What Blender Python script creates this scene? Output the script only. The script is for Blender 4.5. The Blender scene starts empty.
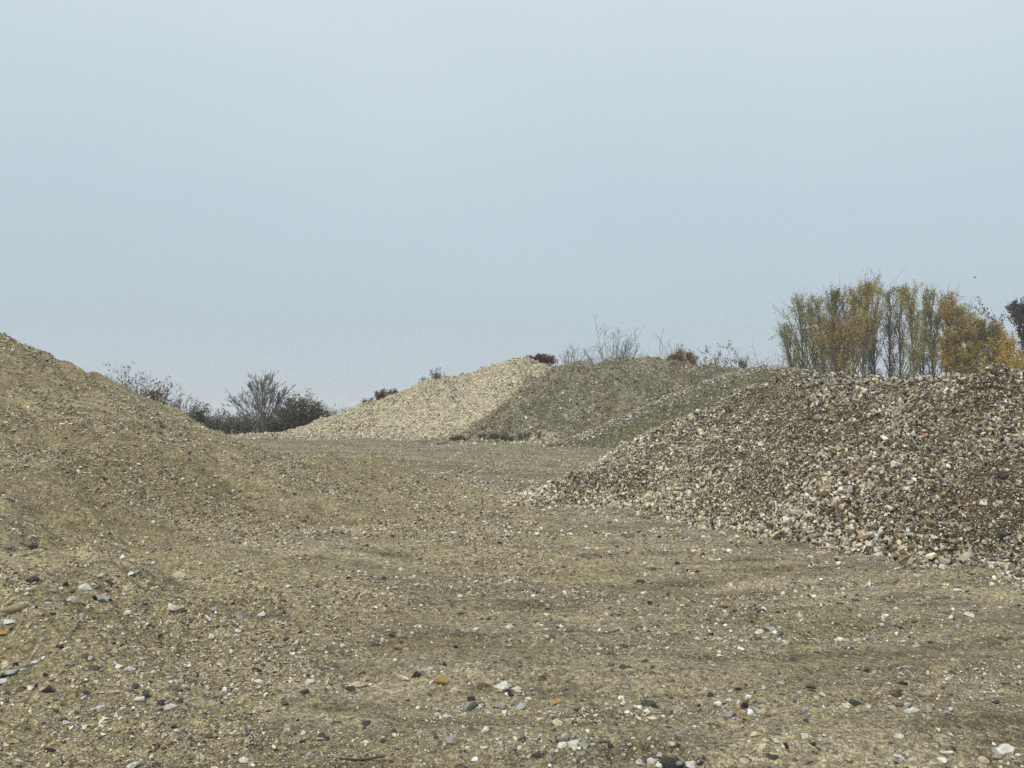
import bpy, bmesh, math, random
import numpy as np

random.seed(11)
RNG = np.random.default_rng(11)
scene = bpy.context.scene
COL = scene.collection
CAM_Z = 1.7
F_PX = 800.0
PITCH = math.atan(31 / F_PX)

# ------------------------------------------------------------------ helpers
def tag(o, label=None, cat=None, group=None, kind=None):
    if label: o['label'] = label
    if cat: o['category'] = cat
    if group: o['group'] = group
    if kind: o['kind'] = kind
    return o

def link(name, me, parent=None):
    o = bpy.data.objects.new(name, me)
    COL.objects.link(o)
    if parent is not None: o.parent = parent
    return o

def empty(name, loc, rz=0.0):
    o = link(name, None); o.location = loc; o.rotation_euler = (0, 0, rz)
    o.empty_display_size = 0.2
    return o

def mesh_from(name, V, Fc, mat=None, col=None, smooth=False):
    """V (n,3), Fc (m,k) uniform face size k; col (n,3|4) point colours"""
    V = np.asarray(V, dtype=np.float32); Fc = np.asarray(Fc, dtype=np.int32)
    me = bpy.data.meshes.new(name)
    m, k = Fc.shape
    me.vertices.add(len(V)); me.vertices.foreach_set('co', V.ravel())
    me.loops.add(m * k); me.loops.foreach_set('vertex_index', Fc.ravel())
    me.polygons.add(m)
    me.polygons.foreach_set('loop_start', np.arange(0, m * k, k, dtype=np.int32))
    try: me.polygons.foreach_set('loop_total', np.full(m, k, dtype=np.int32))
    except Exception: pass
    me.update(calc_edges=True)
    me.polygons.foreach_set('use_smooth', np.full(m, bool(smooth)))
    if col is not None:
        col = np.asarray(col, dtype=np.float32)
        if col.shape[1] == 3: col = np.concatenate([col, np.ones((len(col), 1), np.float32)], 1)
        a = me.color_attributes.new('Col', 'FLOAT_COLOR', 'POINT')
        a.data.foreach_set('color', col.ravel())
    if mat: me.materials.append(mat)
    return me

# ---- numpy gradient noise
_perm = np.random.default_rng(3).permutation(512).astype(np.int64)
_ang = np.random.default_rng(4).uniform(0, 2 * np.pi, 512)
_gx, _gy = np.cos(_ang), np.sin(_ang)
def pnoise(x, y, seed=0):
    x = np.asarray(x, float) + seed * 17.31; y = np.asarray(y, float) - seed * 9.77
    xi = np.floor(x).astype(np.int64); yi = np.floor(y).astype(np.int64)
    xf = x - xi; yf = y - yi
    u = xf ** 3 * (xf * (xf * 6 - 15) + 10); v = yf ** 3 * (yf * (yf * 6 - 15) + 10)
    def g(ix, iy, dx, dy):
        h = _perm[(_perm[ix & 511] + iy) & 511]
        return _gx[h] * dx + _gy[h] * dy
    a = g(xi, yi, xf, yf); b = g(xi + 1, yi, xf - 1, yf)
    c = g(xi, yi + 1, xf, yf - 1); d = g(xi + 1, yi + 1, xf - 1, yf - 1)
    return (a + u * (b - a)) * (1 - v) + (c + u * (d - c)) * v
def fbm(x, y, sc, oct=3, seed=0, gain=.5):
    s = 0; amp = 1.0
    for i in range(oct):
        s = s + amp * pnoise(x / sc * 2 ** i, y / sc * 2 ** i, seed + i); amp *= gain
    return s

# ---- camera geometry: points of the place from the photograph at a chosen distance
def ray(u, v):
    a = (u - 512) / F_PX; b = (384 - v) / F_PX
    c, s = math.cos(PITCH), math.sin(PITCH)
    return np.array([a, c - b * s, s + b * c])
def at(u, v, Y):
    d = ray(u, v); d = d * (Y / d[1])
    return np.array([d[0], Y, CAM_Z + d[2]])

# ------------------------------------------------------------------ terrain
def spline(P, step):
    P = np.asarray(P, float); out = []
    n = len(P)
    for i in range(n - 1):
        p0 = P[max(i - 1, 0)]; p1 = P[i]; p2 = P[i + 1]; p3 = P[min(i + 2, n - 1)]
        k = max(2, int(np.linalg.norm(p2[:2] - p1[:2]) / step))
        for t in np.linspace(0, 1, k, endpoint=False):
            out.append(.5 * ((2 * p1) + (-p0 + p2) * t + (2 * p0 - 5 * p1 + 4 * p2 - p3) * t * t + (-p0 + 3 * p1 - 3 * p2 + p3) * t ** 3))
    out.append(P[-1])
    return np.array(out)

def ground_h(x, y):
    d = np.hypot(x, y)
    h = .07 * fbm(x, y, 4.5, 2, 1) + .30 * fbm(x, y, 9.0, 3, 15) * np.clip((d - 15) / 30, 0, 1)
    w = y + .6 * pnoise(x / 5, y / 5, 8)
    h = h + .075 * fbm(x * .20, w, .85, 3, 5) * np.clip(1.4 - d / 60, .3, 1)
    h = h + .034 * fbm(x, y, .42, 4, 9, .55)
    # worn wheel ruts crossing the yard, with a little berm beside each
    for y0, dp, ph in ((4.35, .035, 0.), (5.75, .045, .4), (8.4, .05, 1.1), (9.9, .05, 1.6), (14.5, .06, 2.2), (16.2, .06, 2.6), (24, .08, .5)):
        t = (y - y0 - .05 * x - .45 * np.sin(x / 4.2 + ph) - .10 * pnoise(x / .8, y / .8, 33)) / (.15 + y0 * .009)
        fade = np.clip(.35 + 1.3 * pnoise(x / 2.6 + ph, y / 2.6, 14), 0, 1)
        h = h + dp * fade * (-np.exp(-t * t) + .6 * np.exp(-(np.abs(t) - 1.7) ** 2))
    # low step in front of the left bank
    step = 1 / (1 + np.exp(-(w - 7.55 - .12 * x) / .16))
    h = h + .10 * step * np.clip((-x - .6) / 1.5, 0, 1)
    return h * np.clip(d / 2.0, .2, 1)

class Heap:
    def __init__(s, crest, slope, r0, e, n1, n2, seed, sink=.07, rill=0.0, rdir=(.77, -.64), apron=None, conc=0.0):
        s.conc = conc
        s.rill, s.rdir = rill, rdir
        crest = np.asarray(crest, float)
        if crest.shape[1] == 3: crest = np.concatenate([crest, np.full((len(crest), 1), slope)], 1)
        s.c = spline(crest, .35)
        if apron is not None: s.c = np.concatenate([s.c, spline(apron, .5)])
        s.r0 = r0; s.e = e
        s.n1, s.n2, s.seed, s.sink = n1, n2, seed, sink
    def raw(s, x, y):
        x = np.asarray(x, float); y = np.asarray(y, float)
        sh = x.shape; x = x.ravel(); y = y.ravel()
        out = np.full(x.shape, -50.0)
        wob = 1 + .16 * fbm(x, y, 5.0, 2, s.seed + 30)
        for cx, cy, cz, sl in s.c:
            d = np.sqrt((x - cx) ** 2 + (y - cy) ** 2 + s.r0 ** 2) - s.r0
            dn = np.minimum(d, 11.5)     # concave flank that runs out in a straight, gentle tail
            drop = sl * dn * (1 - s.conc * dn) + sl * max(.3, 1 - 2 * s.conc * 11.5) * (d - dn)
            np.maximum(out, cz - drop * wob, out=out)
        return out.reshape(sh)
    def h(s, x, y):
        r = s.raw(x, y)
        base = ground_h(x, y)
        r = r + s.n1 * fbm(x, y, 1.6, 3, s.seed) + s.n2 * fbm(x, y, .3, 2, s.seed + 7)
        if s.rill:
            al = x * s.rdir[0] + y * s.rdir[1]; ac = -x * s.rdir[1] + y * s.rdir[0]
            ac = ac + .5 * pnoise(x / 3, y / 3, s.seed + 3)
            r = r + s.rill * fbm(al * .16, ac, .75, 4, s.seed + 20, .6)
        q = r - base
        return base + .5 * (q + np.sqrt(q * q + s.e * s.e)) - s.sink - .02

C = lambda L: [at(*p) for p in L]
left_c = [[-21, 10, 5.3], [-16.5, 12.8, 5.1], [-13.2, 15.2, 4.5]]
right_c = C([(555, 501, 15.6), (580, 480, 16), (617, 458, 16.4), (650, 440, 17), (690, 416, 17.7), (739, 398, 18.2), (779, 379, 18.4),
             (818, 371, 17.6), (858, 374, 16.4), (907, 381, 14.8), (950, 378, 13.8), (986, 373, 13.0), (1024, 370, 12.4), (1120, 366, 11.6), (1250, 374, 11)])
right_c = np.concatenate([right_c, np.array([[.75, .75, .75, .75, .74, .72, .68, .62, .58, .58, .59, .60, .60, .60, .60]]).T], 1)
pale_c = C([(275, 441, 56), (300, 434, 58), (330, 420, 60), (360, 407, 61.5), (385, 400, 62.5), (440, 379, 63), (475, 374, 63), (505, 363, 63), (522, 358, 63), (545, 366, 64), (580, 374, 67)])
olive_c = C([(458, 439, 49.5), (482, 429, 51), (505, 412, 53), (528, 394, 55.5), (548, 377, 58), (568, 365, 60.5), (590, 363, 61), (608, 360, 61), (640, 357, 61), (665, 359, 61.5), (690, 364, 62), (712, 367, 63), (760, 370, 65), (810, 375, 67)])
bank_c = C([(566, 441, 43), (600, 430, 44), (650, 406, 45.5), (700, 385, 47.5), (740, 370, 50), (775, 366, 52), (812, 372, 54), (850, 388, 56)])
H_left = Heap(left_c, .60, 1.0, .30, .12, .06, 11, rill=.16, conc=.030)
H_right = Heap(right_c, .50, .8, .26, .24, .07, 21, rill=.12, rdir=(-.5, -.87))
H_pale = Heap(pale_c, .55, 1.2, .75, .26, .07, 31, rill=.22, rdir=(-.3, -.95))
olive_c = np.concatenate([olive_c, np.array([[.95, .95, .9, .85, .8, .65] + [.60] * (len(olive_c) - 6)]).T], 1)
H_olive = Heap(olive_c, .60, 1.4, .8, .42, .09, 41, rill=.35, rdir=(-.35, -.94))
H_bank = Heap(bank_c, .52, .6, .4, .14, .05, 51)
ALL = [H_left, H_right, H_pale, H_olive, H_bank]
def top_h(x, y):
    h = ground_h(x, y)
    for H in ALL: h = np.maximum(h, H.h(x, y))
    return h
def hit(u, v, dmin=2.0, dmax=80):
    d = ray(u, v)
    t = np.geomspace(dmin, dmax, 1500)
    X = d[0] * t; Y = d[1] * t; Z = CAM_Z + d[2] * t
    below = np.nonzero(Z < top_h(X, Y))[0]
    i = below[0] if len(below) else len(t) - 1
    return np.array([X[i], Y[i], top_h(X[i:i + 1], Y[i:i + 1])[0]])

# ------------------------------------------------------------------ materials
def new_mat(name):
    m = bpy.data.materials.new(name); m.use_nodes = True
    nt = m.node_tree; nt.nodes.clear()
    out = nt.nodes.new('ShaderNodeOutputMaterial')
    bs = nt.nodes.new('ShaderNodeBsdfPrincipled')
    bs.inputs['Roughness'].default_value = .9
    bs.inputs['Specular IOR Level'].default_value = .2
    nt.links.new(bs.outputs[0], out.inputs[0])
    return m, nt, bs

class G:
    """small node-graph builder"""
    def __init__(s, nt): s.nt = nt; s.N = nt.nodes; s.L = nt.links
    def n(s, t, **kw):
        x = s.N.new(t)
        for k, v in kw.items(): setattr(x, k, v)
        return x
    def put(s, sock, v):
        if hasattr(v, 'is_output'): s.L.new(v, sock)
        elif isinstance(v, (tuple, list)) and len(v) == 3 and sock.type == 'RGBA': sock.default_value = (*v, 1)
        else: sock.default_value = v
    def noise(s, vec, scale, detail=3, rough=.55):
        x = s.n('ShaderNodeTexNoise'); s.put(x.inputs['Vector'], vec)
        x.inputs['Scale'].default_value = scale; x.inputs['Detail'].default_value = detail; x.inputs['Roughness'].default_value = rough
        return x.outputs['Fac']
    def voro(s, vec, scale, rnd=1.0):
        x = s.n('ShaderNodeTexVoronoi'); s.put(x.inputs['Vector'], vec)
        x.inputs['Scale'].default_value = scale; x.inputs['Randomness'].default_value = rnd
        return x.outputs['Distance'], x.outputs['Color']
    def ramp(s, fac, stops, interp='LINEAR'):
        x = s.n('ShaderNodeValToRGB'); x.color_ramp.interpolation = interp
        el = x.color_ramp.elements
        while len(el) < len(stops): el.new(.5)
        for e, (p, c) in zip(el, stops):
            e.position = p; e.color = (*c, 1) if len(c) == 3 else c
        s.put(x.inputs[0], fac); return x.outputs[0]
    def mix(s, fac, a, b, mode='MIX'):
        x = s.n('ShaderNodeMix', data_type='RGBA', blend_type=mode)
        s.put(x.inputs[0], fac); s.put(x.inputs[6], a); s.put(x.inputs[7], b); return x.outputs[2]
    def math(s, op, a, b=0.0, clamp=False):
        x = s.n('ShaderNodeMath', operation=op, use_clamp=clamp); s.put(x.inputs[0], a); s.put(x.inputs[1], b); return x.outputs[0]
    def mapr(s, v, a, b, c=0.0, d=1.0):
        x = s.n('ShaderNodeMapRange'); s.put(x.inputs[0], v)
        for i, q in enumerate((a, b, c, d)): x.inputs[i + 1].default_value = q
        return x.outputs[0]
    def scalev(s, vec, sc, rot=(0, 0, 0)):
        x = s.n('ShaderNodeMapping'); s.put(x.inputs[0], vec); x.inputs['Scale'].default_value = sc; x.inputs['Rotation'].default_value = rot
        return x.outputs[0]
    def sep(s, c):
        x = s.n('ShaderNodeSeparateColor'); s.put(x.inputs[0], c); return x.outputs

K = dict(cream=(.50, .43, .29), white=(.64, .61, .54), grey=(.30, .285, .245), tan=(.34, .27, .165), rust=(.26, .145, .065),
         dark=(.070, .068, .064), brown=(.15, .11, .07), blue=(.40, .41, .41), amber=(.42, .275, .11), pink=(.32, .25, .195), pale=(.68, .61, .44), black=(.032, .032, .033),
         olive=(.20, .17, .09))

def soil_mat(name, a, b, c, speck=.5, streak=(1, 1, 1), green=0.0, sizes=(70, 26), speck_stops=None, rot=0.0, grit=((95, .62, 1.55), (34, .72, 1.38)), rills=0.0):
    m, nt, bs = new_mat(name); g = G(nt)
    P = g.n('ShaderNodeNewGeometry').outputs['Position']
    S = g.scalev(P, streak, (0, 0, rot))
    big = g.noise(S, .55, 4, .6)
    mid = g.noise(S, 2.6, 5, .65)
    fine = g.noise(P, 22, 4, .7)
    col = g.mix(g.mapr(big, .38, .62), a, b)
    col = g.mix(g.mapr(mid, .46, .68), col, c)
    if green:
        gn = g.mapr(g.noise(S, .33, 4, .62), .54, .66, 0, green)
        col = g.mix(gn, col, (.125, .13, .045))
    # crumbs and grains of the dirt
    col = g.mix(1.0, col, g.ramp(fine, [(.25, (.50, .50, .50)), (.5, (1, 1, 1)), (.75, (1.42, 1.40, 1.34))]), 'MULTIPLY')
    # grit: every grain of the surface has its own tone
    hts = []
    for sc, lo_, hi_ in grit:
        dist, cc = g.voro(P, sc)
        r = g.sep(cc)
        tone = g.ramp(r[0], [(0, (lo_, lo_, lo_)), (.55, (1, 1, 1)), (.85, (hi_ * .9, hi_ * .88, hi_ * .82)), (1, (hi_, hi_, hi_ * .97))])
        col = g.mix(1.0, col, tone, 'MULTIPLY')
        hts.append(g.math('MULTIPLY', g.math('MULTIPLY', r[1], g.mapr(dist, .1, .6, 1, 0)), .9 / sc))
    # small stones pressed into the surface
    stops = speck_stops or [(0, K['dark']), (.10, K['brown']), (.25, K['tan']), (.45, K['cream']), (.70, K['grey']), (.86, K['white'])]
    dens = g.mapr(g.noise(S, 1.7, 4, .65), .36, .66, .15, 1.0)
    for sc, am in ((sizes[0], speck), (sizes[1], speck * .6), (sizes[1] * .42, speck * .25)):
        dist, cc = g.voro(P, sc)
        r = g.sep(cc)
        st = g.ramp(r[0], stops, 'CONSTANT')
        keep = g.math('LESS_THAN', r[1], g.math('MULTIPLY', dens, am))
        inside = g.mapr(dist, .28, .42, 1, 0)
        k = g.math('MULTIPLY', keep, inside)
        col = g.mix(k, col, st)
        hts.append(g.math('MULTIPLY', k, 1.0 / sc))
    g.put(bs.inputs['Base Color'], col)
    hgt = hts[0]
    for q in hts[1:]: hgt = g.math('ADD', hgt, q)
    hgt = g.math('ADD', hgt, g.math('MULTIPLY', fine, .03))
    hgt = g.math('ADD', hgt, g.math('MULTIPLY', g.noise(P, 7, 4, .6), .05))
    if rills:
        hgt = g.math('ADD', hgt, g.math('MULTIPLY', g.noise(g.scalev(P, (.5, 2.2, .5), (0, 0, rot)), 1.5, 4, .6), rills))
    bp = g.n('ShaderNodeBump'); bp.inputs['Strength'].default_value = .9; bp.inputs['Distance'].default_value = .6
    g.put(bp.inputs['Height'], hgt); g.L.new(bp.outputs[0], bs.inputs['Normal'])
    return m

def stone_mat(name, nscale=18.0, lo=.62, hi=1.25, dust=.45):
    m, nt, bs = new_mat(name); g = G(nt)
    at_ = g.n('ShaderNodeAttribute', attribute_name='Col').outputs['Color']
    P = g.n('ShaderNodeNewGeometry').outputs['Position']
    n1 = g.noise(P, nscale, 4, .65)
    n2 = g.noise(P, nscale * 5, 3, .6)
    col = g.mix(1.0, at_, g.ramp(n1, [(.28, (lo, lo, lo)), (.5, (1, 1, 1)), (.72, (hi, hi, hi * .97))]), 'MULTIPLY')
    # soil dust clinging to the stone
    col = g.mix(g.mapr(n2, .5, .75, 0, dust), col, (.25, .20, .115))
    g.put(bs.inputs['Base Color'], col)
    bs.inputs['Roughness'].default_value = .8; bs.inputs['Specular IOR Level'].default_value = .25
    bp = g.n('ShaderNodeBump'); bp.inputs['Strength'].default_value = .5; bp.inputs['Distance'].default_value = .02
    g.put(bp.inputs['Height'], n1); g.L.new(bp.outputs[0], bs.inputs['Normal'])
    return m

def attr_mat(name, rough=.8, trans=0.0):
    m, nt, bs = new_mat(name); g = G(nt)
    c = g.n('ShaderNodeAttribute', attribute_name='Col').outputs['Color']
    g.put(bs.inputs['Base Color'], c); bs.inputs['Roughness'].default_value = rough
    if trans:
        t = g.n('ShaderNodeBsdfTranslucent'); g.put(t.inputs[0], c)
        mx = g.n('ShaderNodeMixShader'); mx.inputs[0].default_value = trans
        g.L.new(bs.outputs[0], mx.inputs[1]); g.L.new(t.outputs[0], mx.inputs[2])
        g.L.new(mx.outputs[0], [n for n in g.N if n.type == 'OUTPUT_MATERIAL'][0].inputs[0])
    return m

def bark_mat(name, a, b, sc=6):
    m, nt, bs = new_mat(name); g = G(nt)
    P = g.n('ShaderNodeTexCoord').outputs['Object']
    n = g.noise(g.scalev(P, (1, 1, .25)), sc, 4, .65)
    g.put(bs.inputs['Base Color'], g.ramp(n, [(.3, a), (.7, b)]))
    return m

M_ground = soil_mat('yard_dirt', (.218, .183, .110), (.358, .308, .204), (.112, .096, .058), speck=.78, streak=(.35, 1.3, 1), green=.45)
M_left = soil_mat('bank_dirt', (.272, .226, .128), (.388, .332, .206), (.182, .152, .086), speck=.9, streak=(.4, 1.6, .8), green=.12, rot=.69, rills=.06)
M_right = soil_mat('rubble_fines', (.10, .086, .058), (.15, .125, .084), (.055, .048, .036), speck=.7, sizes=(32, 14), grit=((60, .5, 1.7), (22, .6, 1.5)))
M_pale = soil_mat('pale_gravel_fines', (.62, .56, .41), (.55, .49, .35), (.44, .385, .27), speck=.5, sizes=(9, 5), grit=((14, .7, 1.3), (5, .72, 1.25)),
                  speck_stops=[(0, K['brown']), (.12, K['tan']), (.3, K['cream']), (.8, K['white'])])
M_olive = soil_mat('mossy_spoil', (.160, .145, .095), (.265, .242, .185), (.120, .108, .066), speck=.6, sizes=(9, 5), green=.30, grit=((14, .6, 1.6), (6, .75, 1.35)))
M_bank = soil_mat('dark_spoil', (.115, .108, .066), (.15, .135, .088), (.085, .085, .047), speck=.4, sizes=(10, 5), green=.45, grit=((14, .6, 1.6), (6, .75, 1.35)))
M_stone = stone_mat('gravel_stone', 22)
M_rubble = stone_mat('rubble_stone', 14, .6, 1.35, .2)
M_farstone = stone_mat('far_stone', 5, .8, 1.15)
M_rock = stone_mat('flint_rock', 30, .55, 1.25)
M_leaf = attr_mat('autumn_leaf', .7, .30)
M_twig = attr_mat('twig_bark', .9)

# ------------------------------------------------------------------ sheets
def polar_sheet(name, az, rad, hfun, mat, keep=None, parent=None):
    A, R = np.meshgrid(az, rad)
    X = R * np.sin(A); Y = R * np.cos(A)
    Z = hfun(X, Y)
    nr, na = X.shape
    idx = np.arange(nr * na).reshape(nr, na)
    Fq = np.stack([idx[:-1, :-1], idx[:-1, 1:], idx[1:, 1:], idx[1:, :-1]], -1).reshape(-1, 4)[:, ::-1]
    V = np.stack([X, Y, Z], -1).reshape(-1, 3)
    if keep is not None:
        k = keep(X, Y, Z).reshape(-1)
        Fq = Fq[k[Fq].any(1)]
        used = np.unique(Fq); remap = np.full(len(V), -1, np.int64); remap[used] = np.arange(len(used))
        V = V[used]; Fq = remap[Fq]
    return link(name, mesh_from(name, V, Fq, mat, smooth=True), parent)

D = math.radians
# ground: one sheet out to the horizon, all the way round
az_f = np.linspace(D(-52), D(52), 900)
az_b = np.linspace(D(52), D(308), 90)[1:]
az = np.concatenate([az_f, az_b])
rad = np.concatenate([np.array([.02, .5, 1.0, 1.5]), np.geomspace(1.9, 62, 760), np.geomspace(64, 1500, 60)])
def ground_far(x, y):
    d = np.hypot(x, y)
    return ground_h(x, y) * np.clip((300 - d) / 200, 0, 1)
o = polar_sheet('ground', az, rad, ground_far, M_ground); tag(o, kind='structure')

def heap_sheet(name, H, az0, az1, r0, r1, na, nr, mat):
    return polar_sheet(name, np.linspace(D(az0), D(az1), na), np.geomspace(r0, r1, nr), H.h, mat,
                       keep=lambda X, Y, Z: Z > ground_h(X, Y) - .03)
o_left = heap_sheet('earth_bank', H_left, -92, 30, 4, 62, 620, 560, M_left)
tag(o_left, 'long yellowish brown earth bank with scattered stones sloping down from the left edge', 'earth bank')
o_right = heap_sheet('rubble_heap', H_right, -2, 62, 7, 36, 520, 420, M_right)
tag(o_right, 'large heap of loose angular flint rubble with two low humps on the right', 'rubble heap')
o_pale = heap_sheet('gravel_heap', H_pale, -26, 16, 42, 88, 320, 260, M_pale)
tag(o_pale, 'pale cream gravel heap far off beside the bare tree', 'gravel heap')
o_olive = heap_sheet('spoil_heap', H_olive, -12, 30, 42, 92, 320, 260, M_olive)
tag(o_olive, 'rounded olive brown mossy spoil heap leaning on the pale gravel heap', 'spoil heap')
o_bank = heap_sheet('spoil_bank', H_bank, -3, 28, 36, 76, 240, 200, M_bank)
tag(o_bank, 'low dark bank with a stony crest between olive mound and rubble heap', 'spoil bank')

# ------------------------------------------------------------------ stones
def hull_proto(npts, seed, flat=.6):
    r = np.random.default_rng(seed)
    p = r.normal(size=(npts, 3)); p /= np.linalg.norm(p, axis=1)[:, None]
    p *= r.uniform(.75, 1.1, (npts, 1)); p *= np.array([1, r.uniform(.6, .95), r.uniform(flat * .7, flat * 1.3)])
    bm = bmesh.new()
    vs = [bm.verts.new(q) for q in p]
    res = bmesh.ops.convex_hull(bm, input=vs)
    bmesh.ops.delete(bm, geom=[v for v in bm.verts if not v.link_faces], context='VERTS')
    bmesh.ops.triangulate(bm, faces=bm.faces[:])
    bmesh.ops.recalc_face_normals(bm, faces=bm.faces[:])
    bm.verts.index_update()
    V = np.array([v.co[:] for v in bm.verts], np.float32); Fc = np.array([[v.index for v in f.verts] for f in bm.faces], np.int32)
    bm.free()
    return V, Fc
PROTO = {n: [hull_proto(n, 100 * n + i) for i in range(10)] for n in (7, 9, 13, 18)}

def rot_mats(n, tilt):
    """random yaw, then tilt up to a given spread"""
    yaw = RNG.uniform(0, 2 * np.pi, n); a = RNG.normal(0, tilt, n); b = RNG.normal(0, tilt, n)
    cz, sz = np.cos(yaw), np.sin(yaw); cx, sx = np.cos(a), np.sin(a); cy, sy = np.cos(b), np.sin(b)
    Z = np.zeros(n); O = np.ones(n)
    Rz = np.stack([cz, -sz, Z, sz, cz, Z, Z, Z, O], -1).reshape(n, 3, 3)
    Rx = np.stack([O, Z, Z, Z, cx, -sx, Z, sx, cx], -1).reshape(n, 3, 3)
    Ry = np.stack([cy, Z, sy, Z, O, Z, -sy, Z, cy], -1).reshape(n, 3, 3)
    return Rx @ Ry @ Rz

def palette(n, weights):
    keys = list(weights); w = np.array([weights[k] for k in keys], float); w /= w.sum()
    ix = RNG.choice(len(keys), n, p=w)
    c = np.array([K[k] for k in keys])[ix]
    c = c * RNG.lognormal(0, .25, (n, 1)) * (1 + RNG.normal(0, .015, (n, 3)))
    return np.clip(c, .01, .8)

def stones(name, X, Y, Z, S, cols, npts, mat, parent=None, tilt=.5, embed=.25):
    n = len(X)
    R = rot_mats(n, tilt)
    sc = S[:, None] * .5 * RNG.uniform(.75, 1.3, (n, 3))
    pr = PROTO[npts]; which = RNG.integers(0, len(pr), n)
    Vs, Fs, Cs = [], [], []; off = 0
    for k, (pv, pf) in enumerate(pr):
        m = np.nonzero(which == k)[0]
        if not len(m): continue
        v = pv[None] * sc[m][:, None, :]
        v = np.einsum('nij,nvj->nvi', R[m], v)
        v[..., 0] += X[m][:, None]; v[..., 1] += Y[m][:, None]
        v[..., 2] += (Z[m] + S[m] * (.5 * .6 - embed) )[:, None]
        nv = len(pv)
        f = pf[None] + (np.arange(len(m)) * nv)[:, None, None] + off
        Vs.append(v.reshape(-1, 3)); Fs.append(f.reshape(-1, 3))
        # uneven weathering: each corner of a stone a little lighter or darker, cortex on one end
        cc = np.repeat(cols[m][:, None, :], nv, 1) * RNG.uniform(.82, 1.15, (len(m), nv, 1))
        Cs.append(cc.reshape(-1, 3)); off += len(m) * nv
    me = mesh_from(name, np.concatenate(Vs), np.concatenate(Fs), mat, np.concatenate(Cs))
    o = link(name, me, parent); o['kind'] = 'stuff'
    return o

def sizes(n, smin, smax, a):
    u = RNG.uniform(0, 1, n)
    return (smin ** -a + u * (smax ** -a - smin ** -a)) ** (-1 / a)

def sample_fan(n, r0, r1, a0, a1, power=0.0):
    """points over a sector with density falling with distance like r**-power"""
    q = 2 - power
    u = RNG.uniform(0, 1, n)
    r = (r0 ** q + u * (r1 ** q - r0 ** q)) ** (1 / q) if abs(q) > 1e-6 else r0 * (r1 / r0) ** u
    a = RNG.uniform(D(a0), D(a1), n)
    return r * np.sin(a), r * np.cos(a), r

GROUND_PAL = dict(cream=3.6, white=2.4, grey=2.2, tan=2.4, brown=1.1, dark=.75, rust=.10, blue=.4, pink=.35, olive=.6, pale=1.5)
CREST_PAL = dict(grey=2.4, pink=2.5, cream=2, white=2.6, tan=.8, dark=.3, brown=.4)
BANK_PAL = dict(cream=4.2, white=1.5, grey=1.0, tan=3.0, brown=1.0, dark=.4, rust=.1, olive=.8, pale=2)
RUB_PAL = dict(cream=3.4, white=3.0, grey=3.2, tan=2.6, brown=2.9, dark=2.0, rust=.16, blue=.5, pink=.8, olive=.6, pale=1.4)
PALE_PAL = dict(pale=5, cream=3, white=1.8, tan=1.1, grey=.5, brown=.4, dark=.1)
OLIVE_PAL = dict(olive=1.0, grey=3.2, tan=1.8, brown=1.6, cream=1.2, white=.8, dark=.5, pink=1.2)

def on_ground(x, y, cut):
    """keep where no heap covers the yard"""
    g = ground_h(x, y); k = np.ones(len(x), bool)
    for H in cut: k &= H.h(x, y) < g + .01
    return k

def clumpy(x, y, seed, lo=.07):
    w = y + .6 * pnoise(x / 5, y / 5, 8)
    c = fbm(x * .45, w, 1.1, 4, seed, .65)
    s = fbm(x * .2, w, .8, 3, seed + 50)
    return np.clip(.34 + 1.5 * c + 1.0 * s, lo, 1)

def rub_patch(x, y, z, c):
    n = len(x); c = c.copy()
    br = np.clip((fbm(x, y, 2.2, 3, 71) - .05) * 4, 0, 1) * .36        # slides of brown fines
    k = RNG.uniform(0, 1, n) < br
    c[k] = palette(k.sum(), dict(brown=3, tan=2, olive=1, dark=.6))
    left = np.clip((5.2 - x) / 2.8, 0, 1) * .75                        # cream end of the heap
    k = RNG.uniform(0, 1, n) < left
    c[k] = palette(k.sum(), dict(cream=3, pale=3, white=1.5, tan=2))
    return c
def rub_size(x, y, z):
    g = z - ground_h(x, y)
    br = np.clip((fbm(x, y, 2.2, 3, 71) - .05) * 4, 0, 1)
    return (1 + .25 * np.clip(1 - g / .5, 0, 1)) * (1 - .25 * br) * np.clip(1 + .6 * fbm(x, y, 1.1, 2, 72), .75, 1.25)
def olive_patch(x, y, z, c):
    c = c.copy(); d = H_olive.h(x, y) - H_pale.h(x, y)
    k = RNG.uniform(0, 1, len(x)) < np.clip(.65 - d * .55, 0, .75)
    c[k] = palette(k.sum(), PALE_PAL); return c
def pale_patch(x, y, z, c):
    c = c.copy(); d = H_pale.h(x, y) - H_olive.h(x, y)
    gr = np.clip((fbm(x, y, 4, 3, 75) - .02) * 3, 0, .5)
    k = RNG.uniform(0, 1, len(x)) < np.maximum(np.clip(.45 - d * .6, 0, .5), gr)
    c[k] = palette(k.sum(), dict(grey=3, tan=2, brown=1.5, pink=1, olive=1)); return c

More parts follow.
